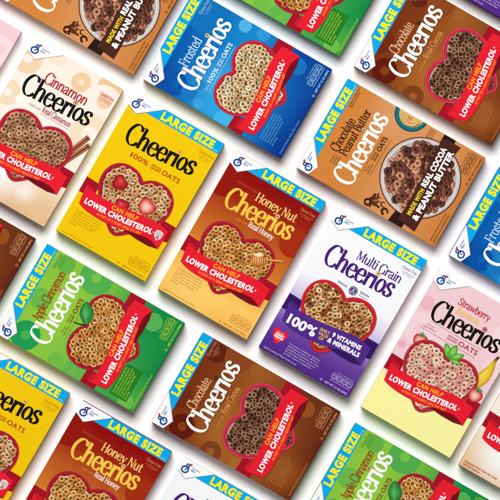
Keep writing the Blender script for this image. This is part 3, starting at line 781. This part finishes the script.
def design_cinn():
    r = root_empty()
    carton('carton', card('cinnamon_card', [(0, (252, 238, 222)), (.4, (253, 243, 230)), (.7, (250, 236, 218)), (.85, (242, 212, 176)), (1, (230, 186, 138))],
                       [(34, 132, 40, (255, 255, 255), .95), (70, 138, 16, (255, 250, 242), .8), (96, 150, 36, (232, 190, 142), .7)]), r)
    rings_art(r, [(5, 21, 4.6, 15, (244, 214, 172)), (63, 15, 3.3, 10, (242, 208, 162)), (63, 15, 0, 3.3, (249, 228, 196)), (96, 6, 0, 18, (240, 200, 152)), (92, 26, 0, 22, (253, 240, 226)), (4, 60, 4, 13, (247, 222, 188)), (96, 56, 8, 20, (248, 226, 196)), (18, 60, 0, 4.2, (255, 252, 246)), (30, 4, 0, 9, (250, 230, 206))])
    maker_tab(r)
    rings_art(r, [(92.5, 20, 0, 7.6, (247, 205, 172))], 'gluten_free_disc', 3)
    gluten_free(r, (196, 70, 56), 16)
    wordmark(r, (18, 14, 12), 53.0, 13.6, 90, 13.6, ((226, 180, 116), (160, 100, 44)), climb=lambda x: -.0009*max(0, x-30)**2)
    p = Print(11.5); roman(p, 'Cinnamon', 29.5, 78, 33.4, 7.4, .19, .09, tight=.05); p.build('flavour_lettering', ink((182, 36, 44)), r)
    made_with(r, 'Real Cinnamon', (176, 60, 80), 60.2, 28.5, 75.5, (190, 120, 120))
    heart_bowl(r, (184, 22, 44), [(190, 140, 104), (204, 156, 118), (176, 124, 90), (212, 168, 132)], 111, milk=(222, 192, 170), gap=(104, 62, 44))
    sh = []
    for (a, b, w) in (((82, 96), (96.6, 59.6), 5.4), ((84, 101), (101.2, 66.4), 5.2)):
        dx, dy = b[0]-a[0], b[1]-a[1]; l = math.hypot(dx, dy); nx, ny = -dy/l, dx/l
        q = lambda t, s: (a[0]+dx*t+nx*s*w, a[1]+dy*t+ny*s*w)
        sh += [([q(0, -.5), q(1, -.5), q(1.02, 0), q(1, .5), q(0, .5)], (146, 82, 48), 'raw'), ([q(0, -.42), q(.98, -.42), q(.98, -.14), q(0, -.14)], (190, 120, 78), 'raw'),
               ([q(0, -.06), q(1, -.06), q(1, .08), q(0, .08)], (84, 38, 22), 'raw'), ([q(0, .16), q(.98, .16), q(.98, .36), q(0, .36)], (172, 104, 66), 'raw')]
        for s in (-.26, .26): sh.append(([q(1.0+.035*math.sin(t), s+.22*math.cos(t)) for t in (0, 1.2, 2.4, 3.6, 4.8, 5.9)], (70, 32, 20), 'line', .5, .4))
    pic(r, 'cinnamon_sticks', 7, sh)
    ribbon(r)
    p = Print(8); text(p, 'Sweetened Whole Grain Oat Cereal', 3.0, 40, 153.6, 2.3, .02, res=2); text(p, 'with Real Cinnamon', 3.0, 22, 156.8, 2.3, .02, res=2)
    p.build('product_statement', ink((204, 92, 66)), r)
    return r

def design_pb():
    r = root_empty()
    carton('carton', card('peanut_card', [(0, (214, 132, 56)), (.35, (214, 136, 66)), (.6, (222, 150, 92)), (.8, (218, 144, 84)), (1, (206, 124, 54))],
                       [(95, 60, 40, (226, 164, 116), .7), (14, 40, 40, (214, 130, 50), .6)]), r)
    maker_tab(r); size_banner(r)
    p = Print(8); text(p, 'naturally and artificially flavored', 79, 101, 15.6, 1.5, .015, res=2); text(p, 'chocolate peanut butter', 79, 97, 18.0, 1.5, .015, res=2); p.build('flavour_note', ink((110, 60, 24)), r)
    p = Print(8)
    for i, s in enumerate(('NATURALLY', '& ARTIFICIALLY', 'FLAVORED')): text(p, s, 21.5, 31.0, 27.6+i*3.1, 1.7, .015, res=2)
    p.build('flavour_caption', ink((150, 88, 40)), r)
    p = Print(11.5); roman(p, 'Chocolate', 33.5, 70, 28.2, 6.2, .18, .08, tight=.05); p.build('flavour_lettering', ink((66, 30, 16)), r)
    p = Print(11.5); roman(p, 'Peanut Butter', 34, 85.5, 37.6, 6.2, .18, .08, tight=.05); p.build('second_flavour_lettering', ink((66, 30, 16)), r)
    wordmark(r, (255, 253, 248), 56.2, 9.6, 88.6, 13.8, ((226, 186, 140), (150, 92, 50)), climb=lambda x: -.0002*max(0, x-30)**2)
    p = Print(9); text(p, 'First', 31, 38, 62.6, 1.9, .0, shear=.3, res=2); text(p, 'ingredient', 30, 41.5, 65.2, 1.9, .0, shear=.3, res=2)
    text(p, 'WHOLE', 44, 53, 62.2, 2.0, .02, res=2); text(p, 'GRAIN', 44, 53, 65.0, 2.0, .02, res=2); text(p, 'OATS', 55, 71, 65.0, 5.0, .03)
    p.line([(29, 67.6), (71, 67.6)], .35, caps=False); p.line([(29, 58.8), (71, 58.8)], .3, caps=False); p.build('claim_lettering', ink((84, 44, 20)), r)
    # tub of peanut butter, cut by the box edge
    q = Print(7); q.disc(104, 73.5, 17.6, 0, 64); q.disc(104, 73.5, 16.4, 1, 64); q.disc(104.4, 73.8, 13.4, 2, 56)
    rr = random.Random(9)
    for k in range(26):
        a0 = rr.uniform(1.7, 4.4); rad = 2.6 + 10.4*(k/26.0) + rr.uniform(-.6, .6); sp = rr.uniform(.7, 1.6); ox, oy = rr.uniform(-.8, .8), rr.uniform(-.8, .8)
        arc = [(104.4+ox+rad*math.cos(a0+sp*t/6), 73.8+oy+rad*.94*math.sin(a0+sp*t/6)) for t in range(7)]
        if all(px < W-.6 for px, py in arc): q.line(arc, rr.uniform(.5, 1.5), .3, (3, 4, 3, 4, 5)[k % 5])
    q.build('peanut_butter_tub', [ink((8, 76, 88)), ink((22, 116, 130)), ink((226, 178, 108)), ink((206, 152, 82)), ink((240, 202, 142)), ink((160, 104, 50))], r)
    # cocoa shavings
    rnd = random.Random(5); sh = []
    for k in range(26):
        x, y = rnd.gauss(9.5, 2.9), rnd.gauss(83.5, 3.6); a = rnd.uniform(0, 6.28); s = rnd.uniform(1.8, 3.8); bend = rnd.uniform(1.0, 2.4)*rnd.choice((-1, 1))
        pts = [(x+s*math.cos(a+bend*t), y+s*math.sin(a+bend*t)) for t in (0, .35, .7, 1.05, 1.4)]
        sh.append((pts, ((58, 24, 14), (92, 42, 24), (44, 18, 10), (120, 62, 36))[k % 4], 'line', rnd.uniform(1.0, 2.3), .7))
    sh += [([(3.2, 97.6), (5.2, 95.4), (8.2, 96.2), (8.6, 99.4), (6.4, 101.4)], (60, 26, 14), 'line', 2.6, 1.6), ([(3.8, 97.4), (5.4, 96.2), (7.8, 97)], (140, 80, 50), 'line', .5, .3)]
    pic(r, 'cocoa_shavings', 7, sh)
    # round bowl
    b = Print(10); cx, cy = 52.8, 112.4
    for rr, mi in ((41.0, 0), (39.9, 1), (37.6, 2), (36.6, 3), (32.5, 4)): b.disc(cx, cy, rr, mi, 96)
    bowl = b.build('round_bowl', [ink((92, 48, 32)), ink((206, 196, 190)), ink((232, 226, 222)), ink((188, 176, 172)), ink((104, 58, 44))], r)
    k = Print(13); circ = [(cx+33.2*math.cos(t), cy+33.2*math.sin(t)) for t in (i*2*math.pi/60 for i in range(60))]
    heap(k, 131, circ, [(120, 72, 58), (138, 88, 74), (98, 56, 46), (212, 150, 118), (230, 174, 142), (200, 136, 106)], R=2.75, r=1.75, step=5.4, tone=(.24, 1.12))
    k.build('cereal', picture_ink(), bowl)
    # brown band
    t = Print(3); t.poly([(.2, 105.4), (22, 108.8), (18, 121), (.2, 121.4)]); t.poly([(90, 111.4), (W-.2, 111.8), (W-.2, 124.6), (90, 126)]); t.build('band_tail', ink((42, 20, 14)), r)
    f = Print(24)
    f.poly(catmull([(6.0, 113.2), (24, 114.4), (52, 114.0), (80, 112.8), (98.6, 111.6)], 5) + catmull([(99.4, 132.4), (88, 130.6), (70, 131.4), (40, 133.2), (20, 134.2), (3.6, 134.0)], 5))
    bd = f.build('band', ink((74, 36, 26)), r)
    a = Print(26); text(a, 'MADE WITH', 15.2, 44.5, 122.6, 4.6, .04, spacing=1.08, warp=lambda x: -.004*(x-15)); a.build('made_with_lettering', ink((250, 222, 50)), bd)
    a = Print(26); text(a, 'REAL COCOA', 47, 91, 122.6, 6.4, .05, spacing=1.06, warp=lambda x: -.004*(x-15)-.0006*max(0, x-55)**2)
    text(a, '& PEANUT BUTTER', 13.4, 91.2, 131.4, 6.6, .05, spacing=1.06, warp=lambda x: -.012*(x-15)-.0006*max(0, x-55)**2); a.build('ingredient_lettering', ink(WHITE), bd)
    c = (122, 66, 26)
    p = Print(8); text(p, 'Sweetened Whole Grain Oat Cereal', 3, 35, 153.2, 1.9, .01, res=2); text(p, 'with Real Cocoa and Peanut Butter', 3, 35, 156.6, 1.9, .01, res=2); p.build('product_statement', ink(c), r)
    p = Print(8)
    for i, s in enumerate(('SERVING', 'SUGGESTION', 'ENLARGED')): text(p, s, 90.5, 101, 98+i*2.4, 1.4, .01, res=2)
    p.build('serving_note', ink(c), r)
    small_print(r, c, para=False, sweet=None)
    return r

# ------------------------------------------------------------------ setting
def table():
    me = bpy.data.meshes.new('table_surface'); s = 6.0
    me.from_pydata([(-s, -s, 0), (s, -s, 0), (s, s, 0), (-s, s, 0)], [], [(0, 1, 2, 3)])
    m = bpy.data.materials.new('white_paper_sweep'); m.use_nodes = True
    nt = m.node_tree; p = nt.nodes['Principled BSDF']; p.inputs['Roughness'].default_value = .85; p.inputs['Specular IOR Level'].default_value = .1
    tc = nt.nodes.new('ShaderNodeTexCoord'); nz = nt.nodes.new('ShaderNodeTexNoise'); nz.inputs['Scale'].default_value = 90
    nt.links.new(tc.outputs['Object'], nz.inputs['Vector'])
    mr = nt.nodes.new('ShaderNodeMapRange'); nt.links.new(nz.outputs[0], mr.inputs[0]); mr.inputs[3].default_value = .92; mr.inputs[4].default_value = .95
    nt.links.new(mr.outputs[0], p.inputs['Base Color'])
    me.materials.append(m)
    o = bpy.data.objects.new('table_surface', me); COL.objects.link(o); o['kind'] = 'structure'
table()

# ------------------------------------------------------------------ place the boxes
CA, SA = math.cos(math.radians(30)), math.sin(math.radians(30))
def place(o, px, py, upright=True):
    """px, py: the box's own top left corner, in the layout grid (500 x 500, 2 mm units)"""
    if upright: u, v, rz = (CA, SA), (-SA, CA), -30
    else: u, v, rz = (SA, -CA), (CA, SA), 60
    cx = px + u[0]*W/2 + v[0]*H/2; cy = py + u[1]*W/2 + v[1]*H/2
    o.location = ((cx-250)*K, (250-cy)*K, 0); o.rotation_euler = (0, 0, math.radians(rz))

def copy_tree(o, parent=None):
    c = o.copy(); COL.objects.link(c)
    if parent: c.parent = parent
    for ch in list(o.children): copy_tree(ch, c)
    return c

PLAN = [
 (design_yellow, 'yellow cereal boxes', [
   (135.3, 92.3, 1, 'yellow cereal box with strawberries in its bowl, whole in view beside the cinnamon box'),
   (-19.4, 341.7, 1, 'yellow cereal box cut off at the lower left corner, below the green box')]),
 (design_honey, 'dark red to orange honey cereal boxes', [
   (236.9, 150.5, 1, 'dark red honey nut cereal box fading to orange, whole in view'),
   (82.8, 400.5, 1, 'dark red honey nut cereal box at the bottom edge, only its top half showing')]),
 (design_choc, 'brown chocolate cereal boxes', [
   (151.5, 421.5, 0, 'brown chocolate cereal box below the honey nut box, nearly whole in view'),
   (354.0, 66.0, 0, 'brown chocolate cereal box above the tan peanut butter box at the top right'),
   (-153.7, 248.2, 0, 'brown chocolate cereal box at the left edge, only its bottom end showing')]),
 (design_apple, 'green apple cinnamon cereal boxes', [
   (-4.3, 332.9, 0, 'green apple cinnamon cereal box below the whole yellow box, nearly whole in view'),
   (201.7, -23.0, 0, 'green apple cinnamon cereal box cut off by the top edge, above the blue box'),
   (304.0, 512.0, 0, 'green apple cinnamon cereal box cut off by the bottom edge, below the pink box')]),
 (design_frost, 'blue frosted cereal boxes', [
   (143.0, 79.0, 0, 'blue frosted cereal box with its heart bowl in view at the top centre'),
   (449.0, 255.0, 0, 'blue frosted cereal box at the right edge, only its white corner and banner showing')]),
 (design_multi, 'white and purple multigrain cereal boxes', [
   (338.2, 208.9, 1, 'white and purple multigrain cereal box, whole in view beside the pink box'),
   (184.5, 457.2, 1, 'white multigrain cereal box below the brown box, only its top corner showing'),
   (524.9, -151.5, 1, 'purple bottom edge of a multigrain cereal box in the top right corner')]),
 (design_straw, 'pink strawberry banana cereal boxes', [
   (440.2, 268.8, 1, 'pink and pale yellow strawberry banana cereal box with a banana beside its bowl'),
   (-67.7, -20.0, 1, 'plain pink corner of a cereal box at the left edge beside the cinnamon box')]),
 (design_cinn, 'cream cinnamon cereal boxes', [
   (34.2, 37.9, 1, 'cream cinnamon cereal box with cinnamon sticks by its bowl, at the left'),
   (538.3, 326.8, 1, 'cream cinnamon cereal box at the lower right edge, only its corner showing')]),
 (design_pb, 'tan peanut butter cereal boxes', [
   (296.5, 167.5, 0, 'tan chocolate peanut butter cereal box with a round bowl, whole in view at the right'),
   (-4.2, -4.7, 0, 'tan chocolate peanut butter cereal box cut off by the top left edge')]),
]
for make, group, spots in PLAN:
    proto = make()
    for i, (px, py, up, label) in enumerate(spots):
        o = proto if i == 0 else copy_tree(proto)
        place(o, px, py, bool(up)); o['label'] = label; o['group'] = 'cereal boxes laid out on the white surface'
